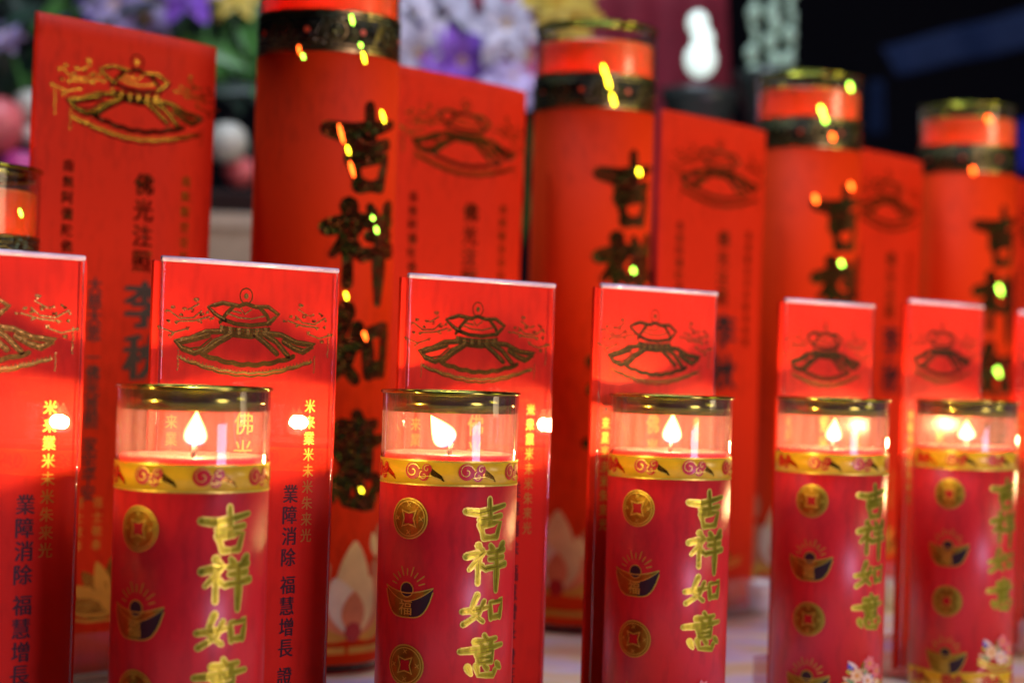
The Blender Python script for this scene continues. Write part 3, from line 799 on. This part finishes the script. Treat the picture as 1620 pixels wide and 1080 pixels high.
# altar shelf behind
sh = MB(); a = at(-120, 300, 36.5); c = at(430, 300, 36.5)
wood = simple('dark_wood', (.03, .014, .012), .4, vec=(1, 1, 8))
shelf = empty('altar_shelf', ((a.x+c.x)/2, a.y, 0)); hw = (c.x-a.x)/2; zt = at(150, 302, 36.5).z
sh = MB(); sh.box(-hw, hw, -.06, .10, zt-.025, zt); sh.build('top_board', wood, shelf, bevel=.003)
for s in (-1, 1):
    l = MB(); l.box(s*hw-.012*(s+1), s*hw+.012*(1-s), -.055, .095, 0, zt-.0255); l.build('side_board', wood, shelf)
l = MB(); l.box(-hw+.026, hw-.026, .08, .094, 0, zt-.0255); l.build('back_board', wood, shelf)
tag(shelf, 'dark wooden shelf behind the left banner carrying round fruits', 'shelf')

# fruits on the shelf
def fruit(name, px, py, rpx, z, mat, lab, grp, r=None):
    q = at(px, py, z); r = r or rpx/3000*z*D
    f = MB(); f.lathe([(1e-6, -.92*r), (.35*r, -.97*r), (.75*r, -.68*r), (r, 0), (.82*r, .62*r), (.42*r, .92*r), (.12*r, .86*r), (1e-6, .80*r)], 24)
    o = f.build(name, mat); o.location = q
    st = MB(); st.tube([(0, 0, .8*r), (.05*r, 0, 1.15*r)], .06*r, 6); st.build('stem', M['wick'], o)
    tag(o, lab, 'fruit', grp); return o
pk = simple('pink_skin', (.75, .16, .17), .4, var=.3, scale=30); wh = simple('pale_skin', (.62, .66, .56), .35, scale=30); mg = simple('magenta_skin', (.62, .06, .30), .4, scale=30)
fruit('peach', -8, 200, 48, 36.3, pk, 'large pink fruit at the left edge of the pile', 'fruits on the shelf')
fruit('peach', 32, 272, 34, 36.0, mg, 'magenta fruit low at the left edge, above the short candle', 'fruits on the shelf')
fruit('pear', 48, 168, 26, 36.6, wh, 'pale round fruit touching the upper left side of the banner', 'fruits on the shelf')
fruit('pear', 48, 214, 18, 36.6, wh, 'small pale fruit under the other pale one at the left', 'fruits on the shelf')
fruit('pear', 360, 226, 33, 36.2, wh, 'pale round fruit right of the left banner', 'fruits on the shelf')
fruit('peach', 378, 272, 26, 36.5, pk, 'dusky pink fruit just below the pale one, right of the left banner', 'fruits on the shelf')
fruit('peach', 250, 262, 36, 36.6, pk, 'pink fruit hidden in the middle of the pile', 'fruits on the shelf')

bx = empty('cream_box'); a = at(325, 345, 34); c = at(410, 345, 34)
m = MB(); m.box(-(c.x-a.x)/2, (c.x-a.x)/2, 0, .05, 0, a.z-.01); m.build('carton', simple('cream_card', (.55, .42, .30), .6), bx, bevel=.001)
m = MB(); m.box(-(c.x-a.x)/2-.002, (c.x-a.x)/2+.002, -.002, .052, a.z-.0095, a.z+.006); m.build('lid', simple('cream_lid', (.62, .50, .38), .6), bx, bevel=.001)
bx.location = ((a.x+c.x)/2, a.y, 0)
tag(bx, 'cream coloured box between the left banner and the first tall candle', 'box')

# flowers
def petal_mesh(b, c, d, up, L, wd, mi, cup=.35):
    d = d.normalized(); s = d.cross(up); s = s.normalized() if s.length > 1e-4 else Vector((1, 0, 0)); nrm = s.cross(d)
    n = 6; vs = []; fs = []
    for i in range(n+1):
        t = i/n; w_ = wd*math.sin(PI*min(.98, t*.9+.06))**.75
        base = c + d*L*t + nrm*L*cup*(t*t)*-1
        for k in (-1, 0, 1): vs.append(base + s*w_*.5*k + nrm*(abs(k)*w_*.14))
    for i in range(n):
        for k in (0, 1): a = i*3+k; fs.append((a, a+1, a+4, a+3))
    b.add(vs, fs, mi, True)
pet = {k: simple('petal_'+k, c, .5, scale=25, var=.25) for k, c in dict(purple=(.30, .12, .75), lilac=(.55, .48, .85), white=(.62, .66, .82), pink=(.70, .10, .28), yellow=(.62, .50, .06), magenta=(.45, .03, .15)).items()}
leafm = simple('leaf', (.07, .24, .045), .4, scale=20, var=.4); leafd = simple('dark_leaf', (.015, .05, .03), .5, scale=20, var=.4); stam = simple('stamen', (.7, .45, .05), .5)
def bouquet(name, cx, z, lab, blooms, leaves, vy=None):
    """vase on the table, stems, blooms (px,py,size,kind), leaves (px,py,ang,len,mat)"""
    base = at(cx, 560, z); root = empty(name, (base.x, base.y, 0)); o0 = Vector((base.x, base.y, 0))
    v = MB(); v.lathe([(.04, 0), (.055, .02), (.06, .08), (.035, .15), (.03, .18), (.042, .2), (.038, .2), (.026, .17), (.0001, .16)], 28); v.build('vase', simple('vase_glaze', (.04, .07, .2), .15, coat=.5), root)
    st = MB()
    for (px, py, s, kind) in blooms:
        rnd = random.Random(int(px*7+py)); c = at(px, py, z+rnd.uniform(-1, 1)) - o0
        b = MB(); face = Vector((rnd.uniform(-.4, .4), -1, rnd.uniform(-.2, .5))).normalized()
        e1 = face.cross(Vector((0, 0, 1))).normalized(); e2 = e1.cross(face)
        for ringi, (cnt, kk) in enumerate(((6, 1.0), (5, .62))):
            for k in range(cnt):
                a = 2*PI*k/cnt+ringi*.5+rnd.uniform(-.1, .1); d = e1*math.cos(a)+e2*math.sin(a)+face*(.25+.4*ringi)
                petal_mesh(b, c, d, face, s*kk, s*.55*kk, 0, .3)
        for k in range(5):
            a = 2*PI*k/5; b.ball(c+face*s*.3+(e1*math.cos(a)+e2*math.sin(a))*s*.09, s*.05, 6, 1)
        b.build('bloom', [pet[kind], stam], root, recalc=False)
        st.tube([c-face*.002, c*Vector((.6, .6, .75)).x*Vector((0, 0, 0)) + Vector((c.x*.5, c.y*.5+.01, c.z*.6)), Vector((0, 0, .17))], .0022, 6)
    st.build('stems', leafm, root)
    for mat_, nm in ((leafm, 'foliage'), (leafd, 'foliage')):
        b = MB(); any_ = False
        for (px, py, ang, L, kd) in leaves:
            if (kd == 'd') != (mat_ is leafd): continue
            any_ = True; rnd = random.Random(int(px*3+py)); c = at(px, py, z+rnd.uniform(-.6, 1.5)) - o0
            d = Vector((math.cos(R_(ang)), rnd.uniform(-.4, .4), math.sin(R_(ang)))); petal_mesh(b, c, d, Vector((rnd.uniform(-.3, .3), -1, .3)), L, L*.24, 0, .25)
        if any_: b.build(nm, mat_, root, recalc=False)
    tag(root, lab, 'flowers', 'flower arrangements behind the candles'); return root
rnd = random.Random(5)
bl = [(652, 22, .055, 'lilac'), (700, 58, .06, 'purple'), (745, 18, .055, 'white'), (760, 78, .05, 'lilac'), (662, 88, .045, 'white'), (800, 45, .045, 'white'), (850, -5, .045, 'pink'),
      (812, 20, .035, 'pink'), (880, 8, .04, 'yellow'), (905, 25, .035, 'yellow'), (835, 95, .04, 'magenta'), (700, -30, .06, 'white'), (770, -35, .05, 'pink'), (725, 100, .045, 'purple'), (640, -25, .05, 'white'), (838, 62, .028, 'yellow'), (915, -20, .04, 'yellow'), (690, 130, .04, 'white'), (810, 128, .035, 'lilac')]
lv = [(790, 110, 60, .07, 'l'), (800, 115, 50, .06, 'l'), (655, 110, 100, .06, 'l'), (770, 100, 20, .05, 'd'), (740, 120, 200, .05, 'd'), (820, 70, 80, .06, 'l'), (690, 110, 60, .06, 'l'), (862, 40, 30, .06, 'l')]
lv += [(rnd.uniform(620, 900), rnd.uniform(0, 180), rnd.uniform(0, 360), .06, 'd') for _ in range(40)]
bouquet('flower_bouquet', 760, 37, 'vase of purple lilac and white blooms behind the second banner', bl, lv)
bl = [(188, 14, .045, 'lilac'), (250, 10, .045, 'lilac'), (130, -10, .04, 'purple'), (375, -4, .03, 'yellow'), (300, -20, .045, 'purple'), (12, 60, .022, 'lilac'), (222, 8, .022, 'yellow'), (335, 5, .022, 'yellow')]
lv = [(rnd.uniform(-40, 430), rnd.uniform(-40, 250), rnd.uniform(0, 360), rnd.uniform(.05, .09), 'd') for _ in range(110)]
lv += [(rnd.choice([rnd.uniform(320, 420), rnd.uniform(-20, 80)]), rnd.uniform(-20, 170), rnd.uniform(20, 160), rnd.uniform(.05, .09), 'l') for _ in range(30)]
bouquet('flower_bouquet', 200, 38.5, 'dark leafy arrangement with lilac blooms behind the left banner', bl, lv)

# gourd lamp and crystal lamp on pedestals
def lampstand(name, px, py, z, parts, mat, lab, bulb):
    base = at(px, py, z); root = empty(name, (base.x, base.y, 0)); b = MB()
    b.lathe([(.05, 0), (.055, .01), (.03, .03), (.022, base.z-.10), (.04, base.z-.05), (.045, base.z-.035), (.02, base.z-.03), (.0001, base.z-.03)], 28)
    b.build('pedestal', simple('grey_stand', (.045, .06, .055), .35, .3), root)
    for strand in parts:
        g = MB()
        for dx, dz, r, s in strand: g.ball((dx, 0, base.z+dz), r, 20, 0, s)
        g.build(bulb, mat, root)
    tag(root, lab, 'lamp'); return root
lampstand('gourd_lamp', 1108, 95, 38, [[(0, 0, .0175, 1.12), (-.004, .040, .0115, 1.2), (.002, .022, .012, 1.2)]], emis('lit_glass', (.80, 1, .92), 0.95), 'glowing white gourd shaped lamp against the maroon drape', 'shade')
par = []
for sx_, top in ((-.022, .05), (.0, .11), (.021, .075)):
    st_ = []; z_ = top; k = 0
    while z_ > -.09: r0 = random.choice([.0035, .0045, .0085]); st_.append((sx_+.003*math.sin(k*1.7), z_, r0, 1.25)); z_ -= r0*1.25+.0032; k += 1
    par.append(st_)
lampstand('crystal_lamp', 1222, 70, 40, par, emis('crystal', (.40, .60, .46), .16), 'dim greenish crystal ornament behind the second tall candle from the right', 'crystal_strand')

# drapes
def drape(name, pts, z, th, mat, lab, cat='drape'):
    vs = []; n = 28
    (x0, y0), (x1, y1), (x2, y2), (x3, y3) = pts    # quad in pixels: tl, tr, br, bl
    b = MB(); V = []; m = 6
    for side in (0, 1):
        for j in range(m+1):
            for i in range(n+1):
                u, v = i/n, j/m
                px = (x0*(1-u)+x1*u)*(1-v)+(x3*(1-u)+x2*u)*v; py = (y0*(1-u)+y1*u)*(1-v)+(y3*(1-u)+y2*u)*v
                q = at(px, py, z); q.y += .010*math.sin(u*14)+side*th; V.append(q)
    N = (n+1)*(m+1); F = []
    for j in range(m):
        for i in range(n):
            a = j*(n+1)+i; F.append((a, a+1, a+n+2, a+n+1)); F.append((a+N, a+N+n+1, a+N+n+2, a+N+1))
    for i in range(n): F.append((i, i+N, i+1+N, i+1)); a = m*(n+1)+i; F.append((a, a+1, a+1+N, a+N))
    for j in range(m):
        for i in (0, n): a = j*(n+1)+i; F.append((a, a+n+1, a+n+1+N, a+N))
    b.add(V, F, 0, True); return tag(b.build(name, mat), lab, cat)
drape('curtain', [(925, -60), (1150, -60), (1165, 420), (925, 420)], 43, .004, simple('maroon_cloth', (.22, .012, .03), .8), 'maroon curtain hanging behind the gourd lamp', 'curtain')
bluec = simple('blue_cloth', (.010, .034, .11), .8)
drape('banner_cloth', [(1395, 75), (1700, -5), (1700, 60), (1420, 120)], 56, .004, bluec, 'long slanting blue cloth at the upper right in the dark', 'cloth')
drape('banner_cloth', [(1375, 128), (1400, 128), (1402, 215), (1372, 215)], 55, .004, bluec, 'short blue cloth strip beside the third tall candle', 'cloth')
drape('banner_cloth', [(1600, 190), (1680, 190), (1680, 275), (1600, 275)], 55, .004, simple('deep_blue_cloth', (.02, .03, .5), .8), 'deep blue cloth patch right of the last tall candle', 'cloth')
